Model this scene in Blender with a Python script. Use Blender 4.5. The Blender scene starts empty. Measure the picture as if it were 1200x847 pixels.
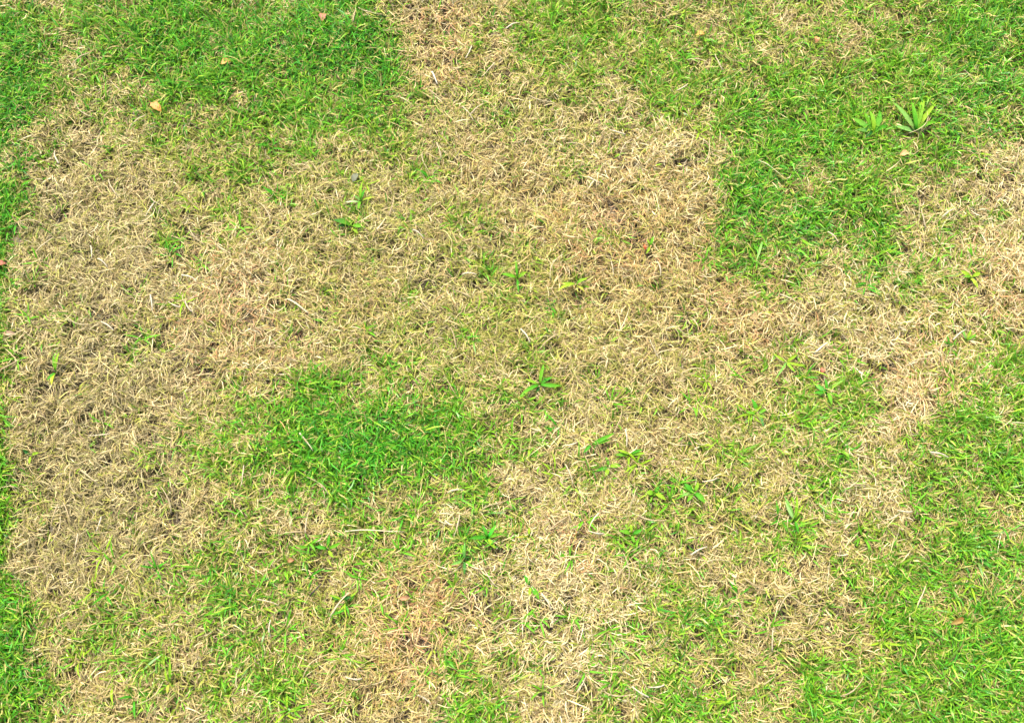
import bpy, math, random
import numpy as np

# ---------------------------------------------------------------- camera, sky, sun, exposure
scene = bpy.context.scene
C = scene.collection
TILT = math.radians(17.0)          # how far the lens looks away from straight down
DIST = 1.75                        # metres from lens to the lawn
LENS, SENSOR = 36.0, 36.0
cam_d = bpy.data.cameras.new('camera'); cam = bpy.data.objects.new('camera', cam_d); C.objects.link(cam)
cam_d.lens = LENS; cam_d.sensor_width = SENSOR; cam_d.sensor_fit = 'HORIZONTAL'
cam_d.clip_start = 0.02; cam_d.clip_end = 500
cam.location = (0, -DIST*math.sin(TILT), DIST*math.cos(TILT))
cam.rotation_euler = (TILT, 0, 0)
scene.camera = cam

SUN_EL, SUN_AZ = math.radians(58), math.radians(-25)     # azimuth from +Y (top of the lawn) towards +X
w = bpy.data.worlds.new('World'); scene.world = w; w.use_nodes = True
nt = w.node_tree; bg = nt.nodes['Background']
sky = nt.nodes.new('ShaderNodeTexSky'); sky.sky_type = 'NISHITA'; sky.sun_disc = False
sky.sun_elevation = SUN_EL; sky.sun_rotation = SUN_AZ; sky.air_density = 1.0; sky.dust_density = 5.0; sky.ozone_density = 0.6
nt.links.new(sky.outputs[0], bg.inputs['Color']); bg.inputs['Strength'].default_value = 0.15
sd = bpy.data.lights.new('sun', 'SUN'); so = bpy.data.objects.new('sun', sd); C.objects.link(so)
sd.energy = 2.7; sd.angle = math.radians(6); sd.color = (1.0, 0.955, 0.88)
so.rotation_euler = (math.pi/2 - SUN_EL, 0, math.pi - SUN_AZ)
so.location = (0, 0, 5)
vs = scene.view_settings
vs.view_transform = 'Standard'; vs.look = 'None'; vs.gamma = 1.0; vs.exposure = 1.80; vs.use_curve_mapping = False
scene.render.engine = 'CYCLES'
scene.cycles.max_bounces = 6; scene.cycles.diffuse_bounces = 4; scene.cycles.transmission_bounces = 4; scene.cycles.glossy_bounces = 2

# ---------------------------------------------------------------- helpers
rng = np.random.default_rng(11)
random.seed(5)
TH = SENSOR/2/LENS
def ground(u, v):
    """survey point -> metres on the lawn (u right, v down, on the 1200 x 847 survey sheet)"""
    dx = (np.asarray(u, float)-600)/600*TH; dy = (423.5-np.asarray(v, float))/600*TH
    s, c = math.sin(TILT), math.cos(TILT)
    ry = dy*c + s; rz = dy*s - c
    t = -DIST*c/rz
    return dx*t, -DIST*s + ry*t
def survey(x, y):
    s, c = math.sin(TILT), math.cos(TILT)
    X = x; Y = y + DIST*s; Z = -DIST*c
    dep = Y*s - Z*c; up = Y*c + Z*s
    return 600 + X/dep/TH*600, 423.5 - up/dep/TH*600

def vnoise(x, y, scale, seed):
    r = np.random.default_rng(seed); n = 256
    t = r.random((n, n))
    gx = x/scale + 1000.3; gy = y/scale + 1000.7
    ix = np.floor(gx).astype(int); iy = np.floor(gy).astype(int)
    fx = gx-ix; fy = gy-iy
    fx = fx*fx*(3-2*fx); fy = fy*fy*(3-2*fy)
    a = t[ix % n, iy % n]; b = t[(ix+1) % n, iy % n]; c = t[ix % n, (iy+1) % n]; d = t[(ix+1) % n, (iy+1) % n]
    return (a*(1-fx)+b*fx)*(1-fy) + (c*(1-fx)+d*fx)*fy - 0.5

# how much living grass stands on each 40 x 40 square of the lawn, 0 = all dead, 9 = lush
GREEN = """
4567888567 5311455655 4455466678
7746776777 8411466556 4456666687
8655667886 8711255546 6577766666
7552345566 6423224335 4677687655
7312446544 5543112112 2888563643
5121134222 3321221111 2776564531
3111224222 4223222112 2667763452
3111122112 2222242111 2565575331
3111111122 2212334211 1243254321
4211211122 3323332211 2121222332
2311122134 2323232312 1233221246
2111123577 4334343122 2354631375
1111135789 9877523211 2555632666
1111135789 9877514532 3434446777
3000125455 6446412234 4234224665
3001225434 4325531244 2234225665
3101465543 3234331345 5413346555
4213347523 3113231246 6523447666
7425324522 3113321145 5422357677
8524433641 1115522346 4325467778
6522423432 2216621326 4346676678
"""
GM = np.array([[int(ch) for ch in line.replace(' ', '')] for line in GREEN.strip().splitlines()], float)
def bil(M, u, v):
    H, W = M.shape
    a = np.clip(u/1200*W-0.5, 0, W-1.001); b = np.clip(v/847*H-0.5, 0, H-1.001)
    i = b.astype(int); j = a.astype(int); fb = b-i; fa = a-j
    return (M[i, j]*(1-fa)+M[i, j+1]*fa)*(1-fb) + (M[i+1, j]*(1-fa)+M[i+1, j+1]*fa)*fb
def blobs(u, v, lst):
    r = np.zeros_like(u)
    for (cx, cy, rx, ry, k) in lst:
        r += k*np.exp(-(((u-cx)/rx)**2+((v-cy)/ry)**2))
    return r
def lush(x, y):
    u, v = survey(x, y)
    n = vnoise(x, y, .055, 1)*2.6 + vnoise(x, y, .022, 2)*4.6
    return np.clip(bil(GM, u + vnoise(x, y, .09, 3)*36 + vnoise(x, y, .03, 5)*32, v + vnoise(x, y, .09, 4)*36 + vnoise(x, y, .03, 6)*32) + n
                   + 5*np.clip((18+10*vnoise(x, y, .04, 7)-u)/12, 0, 1)*(v > 215), 0, 9.5)
def height(x, y):
    return vnoise(x, y, .22, 23)*.022 + vnoise(x, y, .10, 21)*.014 + vnoise(x, y, .04, 22)*.007

# ---------------------------------------------------------------- materials
def blade_mat(name, rough, trans, spec=0.35):
    m = bpy.data.materials.new(name); m.use_nodes = True
    t = m.node_tree; p = t.nodes['Principled BSDF']; out = t.nodes['Material Output']
    at = t.nodes.new('ShaderNodeAttribute'); at.attribute_name = 'tint'
    tc = t.nodes.new('ShaderNodeNewGeometry')
    nz = t.nodes.new('ShaderNodeTexNoise'); nz.inputs['Scale'].default_value = 420; nz.inputs['Detail'].default_value = 2
    t.links.new(tc.outputs['Position'], nz.inputs['Vector'])
    mr = t.nodes.new('ShaderNodeMapRange'); mr.inputs[1].default_value = .3; mr.inputs[2].default_value = .7
    mr.inputs[3].default_value = .82; mr.inputs[4].default_value = 1.16
    t.links.new(nz.outputs['Fac'], mr.inputs[0])
    mul = t.nodes.new('ShaderNodeVectorMath'); mul.operation = 'SCALE'
    t.links.new(at.outputs['Color'], mul.inputs[0]); t.links.new(mr.outputs[0], mul.inputs['Scale'])
    t.links.new(mul.outputs[0], p.inputs['Base Color'])
    p.inputs['Roughness'].default_value = rough; p.inputs['Specular IOR Level'].default_value = spec
    tr = t.nodes.new('ShaderNodeBsdfTranslucent'); t.links.new(mul.outputs[0], tr.inputs['Color'])
    mx = t.nodes.new('ShaderNodeMixShader'); mx.inputs[0].default_value = trans
    t.links.new(p.outputs[0], mx.inputs[1]); t.links.new(tr.outputs[0], mx.inputs[2])
    t.links.new(mx.outputs[0], out.inputs['Surface'])
    return m
MAT_GREEN = blade_mat('living_blade', .42, .38, .4)
MAT_STRAW = blade_mat('dry_straw', .55, .22, .35)
MAT_WEED = blade_mat('weed_leaf', .65, .35, .15)
MAT_LEAF = blade_mat('fallen_leaf', .6, .2, .3)
def soil_mat():
    m = bpy.data.materials.new('soil'); m.use_nodes = True
    t = m.node_tree; p = t.nodes['Principled BSDF']
    geo = t.nodes.new('ShaderNodeNewGeometry')
    n1 = t.nodes.new('ShaderNodeTexNoise'); n1.inputs['Scale'].default_value = 60; n1.inputs['Detail'].default_value = 8
    n2 = t.nodes.new('ShaderNodeTexNoise'); n2.inputs['Scale'].default_value = 350; n2.inputs['Detail'].default_value = 4
    for n in (n1, n2): t.links.new(geo.outputs['Position'], n.inputs['Vector'])
    r = t.nodes.new('ShaderNodeValToRGB'); r.color_ramp.elements[0].position = .3; r.color_ramp.elements[1].position = .72
    r.color_ramp.elements[0].color = (.022, .017, .011, 1); r.color_ramp.elements[1].color = (.085, .064, .040, 1)
    t.links.new(n1.outputs['Fac'], r.inputs['Fac']); t.links.new(r.outputs[0], p.inputs['Base Color'])
    b = t.nodes.new('ShaderNodeBump'); b.inputs['Strength'].default_value = .8; b.inputs['Distance'].default_value = .004
    t.links.new(n2.outputs['Fac'], b.inputs['Height']); t.links.new(b.outputs[0], p.inputs['Normal'])
    p.inputs['Roughness'].default_value = .95
    return m
MAT_SOIL = soil_mat()

# ---------------------------------------------------------------- the ground
fine = np.arange(-1.9, 1.9001, .02)
far = np.array([2.3, 3, 5, 9, 20, 50, 120])
ax = np.concatenate([-far[::-1], fine, far])
X, Y = np.meshgrid(ax, ax); n = len(ax)
Z = np.where((np.abs(X) < 2.2) & (np.abs(Y) < 2.2), height(X, Y), 0) - .002
gm = bpy.data.meshes.new('ground')
idx = np.arange(n*n).reshape(n, n)
faces = np.stack([idx[:-1, :-1], idx[:-1, 1:], idx[1:, 1:], idx[1:, :-1]], -1).reshape(-1, 4)
gm.from_pydata(np.stack([X, Y, Z], -1).reshape(-1, 3).tolist(), [], faces.tolist())
gm.materials.append(MAT_SOIL)
for p in gm.polygons: p.use_smooth = True
go = bpy.data.objects.new('ground', gm); C.objects.link(go); go['kind'] = 'structure'
go['label'] = 'brown soil showing in the gaps between the grass blades'; go['category'] = 'soil'

# ---------------------------------------------------------------- blades
def blades(name, x, y, z, head, length, width, p0, p1, curl, roll, c0, c1, mat, K=4, twist=None, taper=2.2, wbase=.7):
    """one mesh of many ribbons; arrays of N, angles in radians; c0/c1 base and tip colours (N,3)"""
    N = len(x)
    if twist is None: twist = np.zeros(N)
    pos = np.stack([x, y, z], -1); V = np.zeros((N, 2*K+1, 3)); CO = np.zeros((N, 2*K+1, 4)); CO[..., 3] = 1
    for k in range(K+1):
        s = k/K
        h = head + curl*s; p = p0 + (p1-p0)*s
        T = np.stack([np.cos(p)*np.cos(h), np.cos(p)*np.sin(h), np.sin(p)], -1)
        S = np.stack([-np.sin(h), np.cos(h), np.zeros(N)], -1)
        B = np.cross(T, S); r = (roll + twist*s)[:, None]
        Wd = S*np.cos(r) + B*np.sin(r)
        ww = width*(wbase + (1-wbase)*math.sin(min(1, s/.35)*math.pi/2))*(1-s**taper)
        col = c0*(1-s) + c1*s
        if k < K:
            V[:, 2*k] = pos - Wd*ww[:, None]/2; V[:, 2*k+1] = pos + Wd*ww[:, None]/2
            CO[:, 2*k, :3] = col; CO[:, 2*k+1, :3] = col
        else:
            V[:, 2*K] = pos; CO[:, 2*K, :3] = col
        pos = pos + T*(length/K)[:, None]
    nv = 2*K+1
    q = np.array([[2*k, 2*k+1, 2*k+3, 2*k+2] for k in range(K-1)]).reshape(-1)
    tri = np.array([2*K-2, 2*K-1, 2*K])
    per = np.concatenate([q, tri])
    loops = (np.arange(N)[:, None]*nv + per[None]).reshape(-1)
    ls1 = np.concatenate([np.arange(K-1)*4, [4*(K-1)]]); L = 4*(K-1)+3
    lstart = (np.arange(N)[:, None]*L + ls1[None]).reshape(-1)
    ltot = np.tile(np.array([4]*(K-1)+[3]), N)
    me = bpy.data.meshes.new(name)
    me.vertices.add(N*nv); me.vertices.foreach_set('co', V.reshape(-1).astype(np.float32))
    me.loops.add(len(loops)); me.loops.foreach_set('vertex_index', loops.astype(np.int32))
    me.polygons.add(N*K); me.polygons.foreach_set('loop_start', lstart.astype(np.int32))
    me.polygons.foreach_set('loop_total', ltot.astype(np.int32))
    me.polygons.foreach_set('use_smooth', np.ones(N*K, bool))
    at = me.color_attributes.new('tint', 'FLOAT_COLOR', 'POINT'); at.data.foreach_set('color', CO.reshape(-1).astype(np.float32))
    me.materials.append(mat); me.update(); me.validate()
    return me
def stuff(name, me, label, cat):
    o = bpy.data.objects.new(name, me); C.objects.link(o); o['kind'] = 'stuff'; o['label'] = label; o['category'] = cat
    return o
def srgb(*c):
    c = np.array(c, float)/255
    return np.where(c <= .04045, c/12.92, ((c+.055)/1.055)**2.4)
def pick(pal, N, wts=None):
    pal = np.array([srgb(*p) for p in pal])
    return pal[rng.choice(len(pal), N, p=wts)]

# the lawn goes on past the picture on every side: full depth inside, thinning outwards
XO, YO0, YO1 = 1.75, -1.35, 1.55
def scatter(density, outer=.2):
    n = int(density*2*XO*(YO1-YO0)); a = rng.uniform(-XO, XO, n); b = rng.uniform(YO0, YO1, n)
    u, v = survey(a, b)
    k = ((u > -60) & (u < 1260) & (v > -60) & (v < 900)) | (rng.random(n) < outer)
    return a[k], b[k]

# tones of the dead grass across the lawn
PALE = [(1080, 420, 140, 130, .9), (1180, 250, 60, 110, .8), (640, 700, 110, 170, .7), (980, 570, 110, 70, .6), (760, 190, 90, 60, .7), (280, 360, 70, 80, .5), (700, 740, 60, 80, .5)]
DULL = [(120, 420, 160, 260, .8), (100, 620, 120, 110, .8), (440, 260, 110, 70, .5), (520, 380, 130, 80, .4), (60, 270, 60, 50, .6), (150, 130, 40, 20, .6)]
ROSY = [(490, 720, 45, 60, 1.0), (700, 285, 55, 40, .5), (1090, 430, 60, 60, .45), (280, 370, 70, 70, .45), (1185, 330, 40, 60, .5), (520, 40, 40, 40, .4), (700, 640, 50, 30, .35), (870, 360, 60, 60, .35)]
OLIVE = [(560, 390, 190, 100, .30), (240, 240, 140, 60, .18), (430, 240, 90, 60, .2), (620, 130, 120, 40, .15), (130, 720, 120, 60, .12), (400, 690, 90, 70, .15), (860, 560, 110, 80, .12), (1060, 370, 90, 50, .15)]
GOLD = [(740, 240, 110, 80, .8), (450, 790, 90, 50, .8), (540, 60, 60, 60, .7), (700, 320, 110, 60, .6), (840, 330, 80, 70, .5), (560, 210, 90, 50, .5), (420, 330, 70, 50, .5)]
def straw_colours(x, y, g):
    u, v = survey(x, y); N = len(x)
    c = pick([(205, 186, 134), (219, 203, 156), (190, 169, 116), (231, 218, 180), (173, 156, 99), (212, 186, 140), (140, 118, 78)], N, [.21, .18, .18, .10, .12, .11, .10])
    pale, dull, rosy = blobs(u, v, PALE), blobs(u, v, DULL), blobs(u, v, ROSY)
    r = rng.random(N)
    c = np.where((r < pale*.5)[:, None], pick([(236, 220, 180), (228, 206, 164), (240, 230, 200)], N), c)
    r = rng.random(N)
    c = np.where((r < dull*.62)[:, None], pick([(176, 164, 118), (158, 147, 104), (196, 184, 138), (140, 128, 90)], N), c)
    r = rng.random(N)
    c = np.where((r < blobs(u, v, GOLD)*.4)[:, None], pick([(206, 176, 112), (190, 156, 92), (222, 194, 134), (150, 120, 72)], N), c)
    r = rng.random(N)
    c = np.where((r < rosy*.75)[:, None], pick([(214, 170, 126), (200, 150, 106), (226, 190, 150)], N), c)
    r = rng.random(N)
    c = np.where((r < .14+.045*g+blobs(u, v, OLIVE))[:, None], pick([(180, 178, 84), (160, 164, 70), (192, 188, 104), (146, 152, 64)], N), c)
    return c*rng.uniform(.66, 1.15, N)[:, None]*np.array([.615, .60, .485])

# (1) short broken litter close to the soil
x, y = scatter(36000, .12); N = len(x); g = lush(x, y)
z = height(x, y) + rng.uniform(.0, .006, N)
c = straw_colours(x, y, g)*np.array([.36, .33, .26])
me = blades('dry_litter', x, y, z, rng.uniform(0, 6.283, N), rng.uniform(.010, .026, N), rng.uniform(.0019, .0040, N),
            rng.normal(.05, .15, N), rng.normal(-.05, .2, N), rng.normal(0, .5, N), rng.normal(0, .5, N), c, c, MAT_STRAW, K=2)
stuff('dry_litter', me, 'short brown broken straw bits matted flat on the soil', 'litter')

# (2) the mat of dead straw
x, y = scatter(262000, .10); g = lush(x, y)
gap = np.clip((vnoise(x, y, .011, 61) + .45*vnoise(x, y, .03, 62) + .18)*3.6, .05, 1)     # little hollows in the mat
keep = rng.random(len(x)) < np.clip(1.15 - g*.085, .25, 1)*gap
x, y, g = x[keep], y[keep], g[keep]; N = len(x)
lift = rng.random(N)**1.5
z = height(x, y) + .003 + lift*.017*np.clip(1.1-g*.1, .25, 1) + vnoise(x, y, .03, 31)*.008
z = np.maximum(z, height(x, y)+.002)
u, v = survey(x, y)
head = vnoise(x, y, .028, 41)*14 + rng.normal(0, .75, N) + np.where(rng.random(N) < .4, rng.uniform(0, 6.283, N), 0)
c = straw_colours(x, y, g)
me = blades('dead_grass', x, y, z, head, rng.gamma(4.5, .0036, N)+.005, rng.uniform(.0009, .0019, N),
            rng.normal(.22, .30, N), rng.normal(-.28, .38, N), rng.normal(0, 1.0, N), rng.normal(0, .55, N), c, c*rng.uniform(.9, 1.15, N)[:, None],
            MAT_STRAW, K=3, twist=rng.normal(0, .6, N))
stuff('dead_grass', me, 'tan dead straw grass matted over the bare patches of lawn', 'dead grass')

# (3) living blades growing in tufts
def tufts(x, y, n_lo, n_hi, spread):
    k = rng.integers(n_lo, n_hi, len(x)); i = np.repeat(np.arange(len(x)), k)
    a = rng.uniform(0, 6.283, len(i)); r = spread*np.sqrt(rng.random(len(i)))
    return x[i]+r*np.cos(a), y[i]+r*np.sin(a), a, i
EMERALD = [(20, 170, 40, 200, .9), (10, 760, 50, 90, .7), (430, 515, 110, 60, 1.0), (300, 50, 170, 70, .7), (900, 230, 90, 90, .6), (1160, 110, 60, 120, .6), (1160, 740, 90, 140, .45), (250, 700, 60, 60, .45), (560, 640, 60, 40, .5), (580, 810, 70, 40, .4), (1000, 300, 90, 40, .4), (800, 700, 60, 60, .3), (950, 820, 90, 40, .3), (420, 60, 50, 80, .5)]
LIME = [(220, 180, 90, 50, .9), (640, 60, 90, 60, .7), (760, 90, 80, 60, .6), (920, 60, 90, 50, .4), (480, 190, 60, 50, .6), (260, 520, 80, 60, .5), (860, 470, 70, 50, .5), (400, 700, 120, 100, .4), (830, 560, 80, 60, .5), (200, 740, 80, 70, .4), (620, 360, 100, 90, .7), (1050, 620, 80, 60, .3)]
def living(name, dens, power, label, tall):
    x, y = scatter(dens, .2); g = lush(x, y)
    keep = rng.random(len(x)) < (g/9)**power*1.1 + .004
    x, y = x[keep], y[keep]
    x, y, a, i = tufts(x, y, 5, 10, .007)
    g = lush(x, y); N = len(x)
    u, v = survey(x, y); em = blobs(u, v, EMERALD); li = blobs(u, v, LIME)
    c = pick([(94, 152, 22), (80, 146, 20), (110, 158, 28), (130, 162, 38), (66, 134, 22)], N, [.28, .24, .22, .14, .12])
    yel = pick([(130, 150, 40), (142, 152, 54), (118, 146, 32), (150, 150, 70)], N)
    r = rng.random(N); c = np.where((r < np.clip(.62-g*.085, .04, 1)+li*.4)[:, None], yel, c)
    r = rng.random(N); c = np.where((r < em*.75*np.clip(g/6, 0, 1))[:, None], pick([(50, 136, 18), (62, 146, 22), (40, 120, 26), (76, 150, 24)], N), c)
    c = c*rng.uniform(.55, 1.25, N)[:, None]
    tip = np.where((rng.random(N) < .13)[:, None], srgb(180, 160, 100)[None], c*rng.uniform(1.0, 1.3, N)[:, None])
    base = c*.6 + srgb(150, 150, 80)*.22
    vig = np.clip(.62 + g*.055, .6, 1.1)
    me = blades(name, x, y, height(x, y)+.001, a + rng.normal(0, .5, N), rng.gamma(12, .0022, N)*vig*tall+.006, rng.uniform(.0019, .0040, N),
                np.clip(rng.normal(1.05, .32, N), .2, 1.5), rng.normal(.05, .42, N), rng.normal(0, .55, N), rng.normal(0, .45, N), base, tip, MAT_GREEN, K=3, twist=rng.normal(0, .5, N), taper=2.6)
    return stuff(name, me, label, 'grass')
living('green_grass', 25500, 2.05, 'bright green living grass blades growing in ragged patches', .92)

# ---------------------------------------------------------------- single plants, fallen leaves, twigs, stones, loose straw
PX = .00146                                        # metres on the lawn to one survey step
def lin(c, k=1.0): return tuple(float(a)*k for a in srgb(*c))
def mesh_from(name, verts, faces, cols, mat):
    me = bpy.data.meshes.new(name); me.from_pydata([tuple(map(float, p)) for p in verts], [], faces)
    at = me.color_attributes.new('tint', 'FLOAT_COLOR', 'POINT')
    at.data.foreach_set('color', np.array([tuple(c)+(1,) for c in cols], np.float32).reshape(-1))
    me.materials.append(mat)
    for p in me.polygons: p.use_smooth = True
    me.update(); return me
def leaf_mesh(L, W, c0, c1, rise=.018, p0=.35, p1=-.35, curl=0., fold=.35, roll=0., shape='blade', mat=None):
    """one leaf along +X: a narrow stalk that rises through the straw, then a folded blade that bends over"""
    K = 7; pts = [((0, 0, -.004), .0009, 0), ((.0015, 0, rise*.6), .0012, 0)]
    x = y = 0; x = .003; z = rise; h = 0
    for k in range(K+1):
        t = k/K
        ww = (math.sin(min(1, .35+t*1.1)*math.pi/2)*(1-t**3)) if shape == 'blade' else math.sin(math.pi*(.12+.86*t))**.8
        pts.append(((x, y, z), max(.0003, W/2*ww), t))
        p = p0+(p1-p0)*t; h = curl*t
        x += L/K*math.cos(p)*math.cos(h); y += L/K*math.cos(p)*math.sin(h); z += L/K*math.sin(p)
    V, F, CC = [], [], []
    for i, (p, hw, t) in enumerate(pts):
        s, cc = math.sin(roll), math.cos(roll)
        for sgn in (-1, 0, 1):
            V.append((p[0], p[1]+sgn*hw*cc, p[2]+abs(sgn)*hw*fold+sgn*hw*s))
            CC.append(tuple((a*(1-t)+b*t)*(1.12 if sgn == 0 else 1) for a, b in zip(c0, c1)))
        if i:
            b = 3*i
            F += [(b-3, b-2, b+1, b), (b-2, b-1, b+2, b+1)]
    return mesh_from('leaf', V, F, CC, mat or MAT_WEED)
def hgt(x, y): return float(height(np.array([x]), np.array([y]))[0])
def at(u, v, lift=0.):
    x, y = ground(u, v); x = float(x); y = float(y)
    return (x, y, hgt(x, y)+lift)
def tag(o, label, cat, group=None):
    o['label'] = label; o['category'] = cat
    if group: o['group'] = group
    return o
def thing(name, loc, label, cat, group=None):
    o = bpy.data.objects.new(name, None); o.empty_display_size = .02; C.objects.link(o); o.location = loc
    return tag(o, label, cat, group)
def child(name, me, parent, rz=0., loc=(0, 0, 0), sc=1.):
    o = bpy.data.objects.new(name, me); C.objects.link(o); o.parent = parent
    o.rotation_euler = (0, 0, rz); o.location = loc; o.scale = (sc, sc, sc); return o
EMR, GRN, LIM, PAL, YEL, DRK = (58, 128, 20), (84, 138, 22), (118, 150, 28), (98, 144, 58), (144, 146, 52), (28, 84, 22)
def stem_mesh(c):
    V, F = [], []
    for i, (z, r) in enumerate([(-.005, .0022), (.004, .0018), (.011, .0014), (.017, .0009)]):
        for k in range(6):
            a = k*math.pi/3; V.append((r*math.cos(a)+.0006*i, r*math.sin(a), z))
            if i: b = 6*i; F.append((b-6+k, b-6+(k+1) % 6, b+(k+1) % 6, b+k))
    F.append(tuple(range(18, 24)))
    return mesh_from('stem', V, F, [c]*len(V), MAT_WEED)
STEM = stem_mesh(lin((128, 142, 60), .7))
def plant(name, u, v, leaves, label, cat, part='leaf', group=None, big=1.0):
    """leaves: heading in degrees (0 right, 90 up the lawn), length, width in survey steps, colour, tip colour or None"""
    t = thing(name, at(u, v), label, cat, group)
    child('stem', STEM, t)
    for (hd, L, W, c, c2) in leaves:
        me = leaf_mesh(L*PX*.85*big, W*PX*.66*big, lin(c, .82), lin(c2 or c, .9), rise=random.uniform(.016, .024), p0=random.uniform(.25, .55), p1=random.uniform(-.5, -.1),
                       curl=random.uniform(-.4, .4), roll=random.uniform(-.25, .25))
        child(part, me, t, math.radians(hd))
    return t
P = plant
P('weed', 632, 454, [(205, 30, 8, EMR, GRN), (-12, 28, 8, EMR, GRN), (82, 26, 7, GRN, None), (160, 18, 6, GRN, LIM), (35, 18, 6, EMR, None), (250, 10, 5, DRK, None)], 'small emerald weed with leaves spread three ways, alone in the dead straw', 'weed')
P('seedling', 674, 339, [(196, 27, 7, LIM, (136, 164, 40)), (178, 18, 5, LIM, None), (30, 15, 7, GRN, LIM), (-35, 14, 5, YEL, None)], 'lime yellow seedling with one long leaf lying over dead straw', 'seedling')
P('weed', 1020, 160, [(146, 27, 9, PAL, GRN), (62, 26, 9, GRN, EMR), (92, 24, 7, LIM, GRN), (28, 18, 7, EMR, None), (172, 20, 7, (80, 130, 58), PAL), (118, 24, 7, GRN, None), (210, 12, 6, DRK, None)], 'broad bladed weed with a grey green leaf among lush grass', 'weed', big=1.35)
P('weed', 1068, 160, [(130, 36, 9, (120, 156, 76), PAL), (78, 40, 9, GRN, LIM), (58, 36, 7, LIM, None), (100, 30, 7, EMR, GRN), (28, 22, 6, GRN, None), (176, 22, 8, (106, 146, 76), PAL)], 'tall weed with a wide pale leaf and fanned upright blades', 'weed', big=1.4)
P('weed', 425, 243, [(92, 26, 6, GRN, LIM), (186, 20, 5, PAL, (180, 190, 150)), (70, 16, 5, EMR, None), (22, 20, 4, LIM, YEL), (262, 14, 6, GRN, None), (130, 12, 5, PAL, None)], 'wispy pale green weed with a whitish leaf beside grey withered leaf', 'weed')
P('weed', 414, 270, [(165, 24, 11, GRN, DRK), (185, 18, 8, DRK, None), (-15, 18, 8, GRN, None), (-55, 14, 7, LIM, None)], 'low dark green weed with one broad leaf lying on straw', 'weed')
P('seedling', 606, 329, [(172, 20, 8, GRN, None), (25, 13, 8, GRN, LIM), (95, 22, 5, EMR, GRN), (275, 22, 5, EMR, None)], 'thin green seedling with crossed leaves in khaki straw', 'seedling')
P('weed', 692, 524, [(20, 32, 8, EMR, GRN), (8, 24, 7, GRN, None), (228, 14, 6, EMR, None), (150, 12, 5, LIM, (205, 160, 110))], 'emerald weed with two long leaves pointing one way and a tan tip', 'weed')
P('weed', 712, 550, [(200, 16, 8, EMR, None), (250, 12, 8, LIM, None), (10, 14, 9, LIM, GRN), (100, 12, 6, GRN, None)], 'bushy lime and green weed below the emerald two leaved weed', 'weed')
P('weed', 736, 536, [(180, 18, 7, GRN, None), (2, 18, 7, GRN, LIM), (160, 16, 5, LIM, None), (20, 16, 5, EMR, None), (260, 24, 4, LIM, None)], 'flat green weed stretched sideways with a thin trailing blade', 'weed')
P('seedling', 72, 440, [(82, 24, 7, GRN, LIM), (258, 18, 7, LIM, (178, 190, 50)), (100, 20, 5, GRN, None), (240, 14, 5, EMR, None)], 'bright green upright seedling standing alone in grey khaki straw', 'seedling')
P('seedling', 42, 536, [(150, 13, 6, DRK, None), (20, 9, 6, LIM, None), (275, 10, 6, LIM, None)], 'tiny two leaved seedling, dark and lime, in drab straw', 'seedling')
P('weed', 765, 581, [(170, 9, 10, GRN, LIM), (330, 14, 8, LIM, None), (60, 8, 7, EMR, None)], 'small round leaved green weed beside a dark hollow', 'weed')
P('weed', 810, 580, [(140, 15, 9, EMR, None), (320, 18, 10, EMR, GRN), (230, 14, 7, GRN, None), (60, 12, 7, GRN, LIM), (190, 16, 6, PAL, None)], 'deep emerald weed with two broad opposite leaves', 'weed')
P('weed', 572, 632, [(175, 22, 8, EMR, None), (60, 18, 7, (40, 160, 40), GRN), (20, 16, 6, GRN, None), (110, 16, 6, EMR, None), (300, 16, 7, LIM, None)], 'vivid emerald weed at the end of a thin green streak', 'weed')
P('weed', 545, 658, [(95, 22, 6, (70, 122, 48), PAL), (200, 16, 6, PAL, None), (270, 18, 6, (56, 112, 40), None), (320, 14, 6, GRN, None)], 'bluish green weed under the vivid emerald weed', 'weed')
P('seedling', 621, 688, [(120, 13, 8, EMR, None), (310, 18, 9, EMR, GRN), (265, 14, 6, LIM, None)], 'short emerald seedling with a leaf slanting down through cream straw', 'seedling')
P('seedling', 620, 630, [(185, 16, 4, YEL, None), (260, 10, 5, LIM, None), (95, 10, 5, LIM, None)], 'tiny lime seedling in rosy tan straw', 'seedling')
P('seedling', 760, 294, [(70, 13, 6, GRN, None), (250, 12, 5, LIM, None), (120, 8, 4, LIM, None)], 'little lime seedling beside a red leaf scrap', 'seedling')
P('grass_shoot', 890, 288, [(248, 34, 5, PAL, (140, 176, 96))], 'one wide pale green blade hanging out of dark lush grass', 'grass', 'blade')
P('grass_shoot', 169, 786, [(42, 32, 4, PAL, (164, 184, 136))], 'one pale mint blade slanting above short mixed grass', 'grass', 'blade')
P('weed', 926, 612, [(105, 32, 6, PAL, None), (80, 30, 6, GRN, LIM), (60, 24, 5, LIM, None), (125, 24, 6, (124, 160, 90), None), (280, 16, 5, EMR, None)], 'tall silvery green weed with upright blades in cream straw', 'weed')
P('weed', 918, 428, [(35, 18, 6, LIM, None), (150, 18, 5, LIM, None), (300, 16, 5, (120, 180, 40), None), (235, 32, 4, PAL, None), (340, 22, 5, LIM, None)], 'lime star shaped weed with a long pale trailing blade', 'weed')
P('weed', 966, 462, [(150, 20, 8, (60, 160, 60), PAL), (190, 18, 7, EMR, None), (40, 30, 5, LIM, PAL), (280, 18, 7, GRN, None), (340, 18, 6, GRN, None), (100, 16, 6, EMR, None)], 'sprawling green weed with a long blade rising towards pale straw', 'weed')
P('weed', 884, 490, [(100, 22, 8, EMR, None), (40, 14, 7, GRN, None), (300, 16, 7, (60, 116, 50), None), (210, 20, 6, PAL, None), (160, 14, 6, GRN, None)], 'dark green weed with a bluish lower leaf', 'weed')
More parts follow.
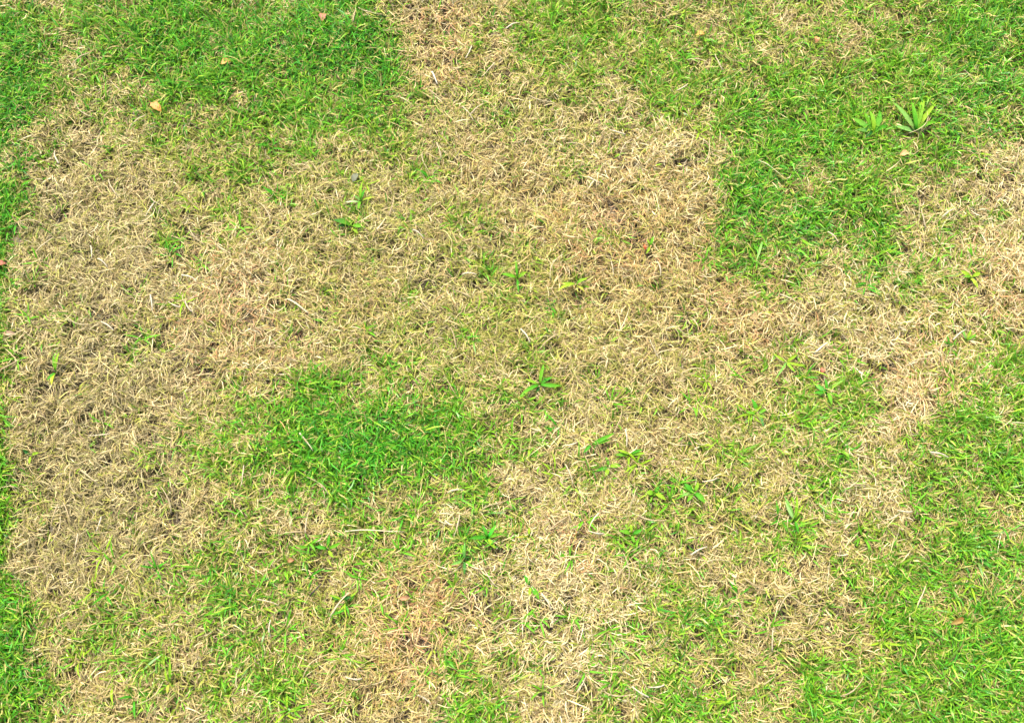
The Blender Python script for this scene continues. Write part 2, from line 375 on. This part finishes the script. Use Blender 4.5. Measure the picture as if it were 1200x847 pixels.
P('weed', 386, 644, [(170, 14, 7, EMR, None), (20, 16, 7, GRN, None), (90, 16, 6, EMR, None), (300, 12, 6, LIM, None)], 'glossy green weed beside a small orange leaf scrap', 'weed')
P('seedling', 402, 702, [(170, 14, 7, EMR, None), (10, 10, 7, DRK, None), (80, 9, 5, EMR, None)], 'low dark emerald seedling beside a slanting cream stalk', 'seedling')
P('seedling', 202, 800, [(85, 28, 5, GRN, LIM), (265, 10, 6, YEL, None), (110, 16, 4, LIM, None)], 'narrow upright lime seedling in tan straw below pale mint blade', 'seedling')
P('weed', 1134, 328, [(150, 14, 8, LIM, None), (20, 12, 8, LIM, None), (300, 16, 7, (150, 180, 50), None), (190, 12, 5, GRN, None)], 'broad lime weed in pale pinkish straw', 'weed')
P('weed', 738, 628, [(160, 14, 8, GRN, None), (20, 14, 7, EMR, None), (100, 10, 6, LIM, None), (280, 10, 6, GRN, None)], 'compact green weed just below a dark brown clod', 'weed')
P('seedling', 1129, 402, [(120, 14, 6, PAL, None), (40, 14, 6, GRN, None), (70, 16, 5, LIM, None)], 'pale green seedling in cream straw', 'seedling')

# fallen leaves
def fallen(u, v, L, W, rz, c, c2, label, bend=.5):
    K, M = 8, 4; V, F, CC = [], [], []
    for i in range(K+1):
        t = i/K; hw = W*PX/2*max(.06, math.sin(math.pi*(.04+.94*t))**.75)
        for j in range(-M//2, M//2+1):
            q = j/(M/2)
            V.append(((t-.5)*L*PX, q*hw*(1+.12*math.sin(t*17+j)), .004*bend*math.sin(t*3.1)*2 + bend*abs(q)**1.5*hw*.8 + .0006*math.sin(t*11+2*j)))
            k = .86 if j == 0 else 1+.08*math.sin(9*t+3*j)
            CC.append(tuple((a*(1-t)+b*t)*k for a, b in zip(lin(c, .62), lin(c2, .62))))
            if i and j > -M//2:
                b = i*(M+1)+j+M//2; F.append((b-M-2, b-M-1, b, b-1))
    n = len(V)                                              # a second skin gives the leaf its thickness
    V += [(a, b, z-.0005) for a, b, z in V]; CC += [tuple(.8*k for k in q) for q in CC]
    F += [tuple(n+k for k in reversed(f)) for f in F]
    o = thing('fallen_leaf', at(u, v, .019), label, 'leaf')
    o.rotation_euler = (random.uniform(-.25, .25), random.uniform(-.25, .25), math.radians(rz))
    child('leaf_blade', mesh_from('leaf_blade', V, F, CC, MAT_LEAF), o)
    S, SF = [], []
    for i in range(4):
        for k in range(4):
            a = k*math.pi/2
            S.append((-L*PX*(.5+.09*i)+.002, .0005*math.cos(a)+.0006*i*i*.3, .0005*math.sin(a)+.001*i*.5))
            if i: b = 4*i; SF.append((b-4+k, b-4+(k+1) % 4, b+(k+1) % 4, b+k))
    child('stalk', mesh_from('stalk', S, SF, [lin(c, .6)]*len(S), MAT_LEAF), o)
OR = (206, 148, 84)
fallen(186, 131, 18, 10, -38, (196, 150, 92), (222, 150, 74), 'pale orange fallen leaf on olive grass below the lush patch')
fallen(381, 28, 12, 10, 80, (186, 128, 98), (170, 110, 84), 'round pinkish brown fallen leaf in lush green grass')
fallen(8, 315, 13, 8, 10, (178, 104, 74), (160, 96, 70), 'brick coloured fallen leaf where green edge meets drab straw')
fallen(268, 80, 13, 9, 30, (200, 160, 84), (190, 140, 66), 'ochre fallen leaf half sunk in lush grass')
fallen(1118, 727, 18, 6, 25, (150, 130, 56), (150, 104, 50), 'long brownish orange fallen leaf in thick green grass')
fallen(343, 657, 8, 5, 15, (180, 132, 84), (170, 116, 72), 'small orange leaf scrap in mixed grass')
fallen(961, 437, 7, 6, 60, (176, 100, 72), (186, 130, 94), 'small coral red leaf scrap beside a sprawling weed')
fallen(754, 295, 6, 4, 100, (196, 70, 44), (206, 120, 60), 'tiny red leaf scrap beside a lime seedling', .3)
fallen(818, 51, 11, 7, 0, (196, 164, 72), (186, 146, 60), 'golden ochre fallen leaf at the edge of a tan tuft')
fallen(475, 701, 12, 5, 8, (176, 128, 84), (184, 140, 98), 'rust brown fallen leaf on reddish dead straw')
fallen(1056, 186, 13, 8, 20, (206, 156, 92), (214, 170, 120), 'peach coloured fallen leaf below the tall fanned weed')
fallen(418, 214, 13, 8, 70, (96, 102, 74), (112, 116, 88), 'grey withered leaf in olive straw', .3)
fallen(20, 397, 14, 6, 5, (178, 150, 112), (190, 160, 124), 'dull beige fallen leaf above a green edge tuft')
fallen(952, 55, 9, 7, 90, (206, 150, 96), (198, 140, 90), 'apricot fallen leaf in bright green grass')

# clods, stones, twigs
def lump(name, u, v, r, c, label, cat, seed, flat=.6):
    rr = random.Random(seed); V, F = [], []
    n, m = 9, 6
    for i in range(m+1):
        ph = math.pi*i/m
        for k in range(n):
            a = 2*math.pi*k/n; q = r*PX*(1+rr.uniform(-.2, .2))
            V.append((q*math.sin(ph)*math.cos(a)*1.15, q*math.sin(ph)*math.sin(a), q*math.cos(ph)*flat))
            if i: b = i*n; F.append((b-n+k, b+k, b+(k+1) % n, b-n+(k+1) % n))
    cols = [tuple(q*rr.uniform(.75, 1.2) for q in lin(c)) for _ in V]
    o = bpy.data.objects.new(name, mesh_from(name, V, F, cols, MAT_CLOD)); C.objects.link(o)
    o.location = at(u, v, .007); o.rotation_euler = (0, 0, rr.uniform(0, 6)); tag(o, label, cat)
MAT_CLOD = blade_mat('clod', .95, 0.0, .1)
lump('pebble', 84, 556, 4.5, (60, 68, 70), 'small blue grey pebble lying in drab straw', 'pebble', 1)
lump('soil_clod', 22, 287, 9, (92, 84, 68), 'flat grey soil clod beside the green edge strip', 'clod', 2, .35)
lump('pebble', 195, 755, 3.5, (96, 96, 86), 'small pale pebble in patchy grass', 'pebble', 3)
lump('soil_clod', 161, 136, 7, (98, 92, 78), 'dark grey soil clod beside the pale orange leaf', 'clod', 4, .4)
lump('soil_clod', 744, 616, 6, (70, 56, 40), 'dark brown clod above a compact green weed', 'clod', 5, .5)
lump('soil_clod', 848, 231, 6, (84, 66, 56), 'brown clod at the rim of the lush patch', 'clod', 6, .5)
def stalk_mesh(L, r, bend, wob, c, c2, seed):
    rr = random.Random(seed); V, F, CC = [], [], []; K = 8
    for i in range(K+1):
        t = i/K; x = (t-.5)*L; y = bend*L*(4*t*(1-t))+wob*L*math.sin(6*t+seed); z = .003*math.sin(math.pi*t)+rr.uniform(-.0006, .0006)
        q = r*(1-.45*t)*(1.25 if i == 3 else 1)
        for k in range(5):
            a = 2*math.pi*k/5; V.append((x, y+q*math.cos(a)*1.3, z+q*math.sin(a)*.7)); CC.append(tuple(p*(1-t)+s*t for p, s in zip(c, c2)))
            if i: b = 5*i; F.append((b-5+k, b-5+(k+1) % 5, b+(k+1) % 5, b+k))
    F.append(tuple(range(4, -1, -1))); F.append(tuple(range(5*K, 5*K+5)))
    return mesh_from('dry_stalk', V, F, CC, MAT_STRAW)
def stick(name, me, u, v, rz, label, cat, group=None, lift=.024, tilt=0.):
    o = bpy.data.objects.new(name, me); C.objects.link(o); o.location = at(u, v, lift); o.rotation_euler = (0, tilt, rz)
    return tag(o, label, cat, group)
def own(u, v, L, deg, label, r=.0011, c=(214, 196, 150), name='dry_stalk', cat='stalk', bend=.02):
    stick(name, stalk_mesh(L*PX, r, bend, .01, lin(c, .46), lin(c, .54), int(u)), u, v, math.radians(deg), label, cat)
own(440, 624, 66, 0, 'longest straight cream stalk, lying level across mixed grass', .0009, (226, 214, 170))
own(361, 520, 26, -52, 'cream stalk lying on the lush green island', .0012, (232, 220, 176))
own(352, 363, 30, -35, 'thick pale stalk beside rosy tan straw', .0016, (222, 206, 166))
own(400, 708, 32, 52, 'slanting cream stalk beside a low dark emerald seedling', .0013, (222, 200, 156))
own(958, 412, 22, 38, 'short whitish stalk above the sprawling weed', .0013, (236, 226, 196))
own(108, 560, 24, -36, 'tan stalk beside the blue grey pebble', .0013, (206, 186, 136))
own(510, 98, 20, -68, 'short bright whitish stalk in tan straw by the lush patch', .0013, (240, 232, 206))
own(58, 292, 26, 45, 'buff stalk beside the flat grey clod', .0013, (204, 186, 138))
own(1075, 700, 26, 62, 'cream stalk in the thick green grass', .001, (222, 206, 160))
own(973, 282, 18, -50, 'pale stalk lying across bright lush grass', .001, (220, 206, 166))
own(372, 692, 18, 48, 'short black brown twig in olive grass', .0014, (62, 50, 40), 'twig', 'twig')
own(1077, 81, 8, 35, 'tiny black twig in bright green grass', .0016, (24, 22, 20), 'twig', 'twig')
own(898, 205, 34, -38, 'long thin pale stalk bridging lush grass and a tan spot', .0009, (206, 206, 150))

# loose straws that stand out on the mat, and single green tufts in it; each is told apart by the landmark it lies closest to
LAND = [(632, 454, 'the small emerald three way weed'), (674, 339, 'the lime yellow seedling'), (1020, 160, 'the broad bladed weed'), (1068, 160, 'the tall fanned weed'),
        (425, 243, 'the wispy pale weed'), (414, 270, 'the low dark broad leaved weed'), (606, 329, 'the crossed leaf seedling'), (692, 524, 'the two leaved emerald weed'),
        (736, 536, 'the flat sideways weed'), (72, 440, 'the lone upright seedling'), (42, 536, 'the tiny dark and lime seedling'), (810, 580, 'the deep emerald opposite leaved weed'),
        (572, 632, 'the vivid emerald weed'), (545, 658, 'the bluish green weed'), (621, 688, 'the slanting emerald seedling'), (926, 612, 'the tall silvery weed'),
        (918, 428, 'the lime star weed'), (966, 462, 'the sprawling weed'), (884, 490, 'the dark weed with bluish leaf'), (386, 644, 'the glossy green weed'), (1134, 328, 'the broad lime weed'),
        (186, 131, 'the pale orange leaf'), (381, 28, 'the round pinkish leaf'), (8, 315, 'the brick coloured leaf'), (268, 80, 'the ochre leaf'), (1118, 727, 'the long brownish orange leaf'),
        (961, 437, 'the coral red scrap'), (754, 295, 'the tiny red scrap'), (818, 51, 'the golden ochre leaf'), (475, 701, 'the rust brown leaf'), (1056, 186, 'the peach coloured leaf'),
        (418, 214, 'the grey withered leaf'), (952, 55, 'the apricot leaf'), (84, 556, 'the blue grey pebble'), (22, 287, 'the flat grey clod'), (195, 755, 'the pale pebble'),
        (744, 616, 'the dark brown clod'), (848, 231, 'the brown clod'), (440, 624, 'the longest cream stalk'), (361, 520, 'the stalk on the green island'), (352, 363, 'the thick pale stalk'),
        (400, 708, 'the slanting cream stalk'), (372, 692, 'the black brown twig'), (169, 786, 'the pale mint blade'), (202, 800, 'the narrow lime seedling')]
RANK = ['closest to', 'second closest to', 'third closest to', 'fourth closest to', 'fifth closest to', 'sixth closest to', 'seventh closest to', 'eighth closest to', 'ninth closest to', 'tenth closest to', 'eleventh closest to', 'twelfth closest to', 'thirteenth closest to', 'fourteenth closest to', 'fifteenth closest to', 'sixteenth closest to']
def told_apart(spots):
    """for each spot the (rank, landmark) that says it best"""
    d = np.array([[math.hypot(u-a, v-b) for (a, b, _) in LAND] for (u, v) in spots])
    rk = d.argsort(0).argsort(0); out = []
    for i in range(len(spots)):
        j = min(range(len(LAND)), key=lambda j: (rk[i, j] > 15, rk[i, j]*25 + d[i, j]))
        out.append(RANK[rk[i, j]]+' '+LAND[j][2] if rk[i, j] < 16 else None)
    return out
def spots(n, accept):
    r = []
    while len(r) < n:
        u, v = random.uniform(8, 1192), random.uniform(8, 839); x, y = ground(u, v)
        if random.random() < accept(float(lush(np.array([float(x)]), np.array([float(y)]))[0])): r.append((u, v))
    return r
straws = [(w_, stalk_mesh(L, r, b, .012, lin(c, .38), lin(c, .46), 40+i)) for i, (L, r, b, c, w_) in enumerate([
    (.036, .0010, .06, (226, 208, 164), 'cream'), (.046, .0009, -.1, (214, 196, 146), 'long curved tan'), (.030, .0012, .03, (238, 226, 190), 'short whitish'), (.052, .0008, .14, (222, 204, 150), 'long bowed'), (.040, .0011, -.04, (206, 184, 132), 'straight tan'), (.026, .0012, .1, (230, 216, 180), 'short bent')])]
sp = spots(120, lambda g: 1-g/7)
for (u, v), where in zip(sp, told_apart(sp)):
    if not where: continue
    w_, me = random.choice(straws)
    stick('loose_straw', me, u, v, random.uniform(0, 6.28), w_+' loose straw '+where, 'straw', 'loose straws on the dead grass', random.uniform(.019, .026), random.uniform(-.15, .15))
kinds = {}
for w_, c in (('green', GRN), ('fresh green', (84, 142, 28)), ('lime green', LIM), ('emerald', EMR)):
    kinds[w_] = [leaf_mesh(random.uniform(.016, .030), random.uniform(.0024, .0038), lin(c, .85), lin(c, 1.0), rise=random.uniform(.010, .018), p0=random.uniform(.4, .9), p1=random.uniform(-.4, .2), curl=random.uniform(-.6, .6), roll=random.uniform(-.4, .4)) for i in range(6)]
sp = spots(110, lambda g: max(0, 1-abs(g-3.2)/2.4))
for (u, v), where in zip(sp, told_apart(sp)):
    if not where: continue
    w_ = random.choice(list(kinds))
    t = thing('grass_tuft', at(u, v), 'small '+w_+' grass tuft '+where, 'grass tuft', 'green tufts in the dead straw')
    child('stem', STEM, t, 0, (0, 0, -.002), .8)
    a0 = random.uniform(0, 6.28); n = random.randint(6, 10)
    for k in range(n):
        child('blade', random.choice(kinds[w_]), t, a0+k*6.283/n+random.uniform(-.4, .4), (random.uniform(-.004, .004), random.uniform(-.004, .004), 0), random.uniform(.7, 1.2))
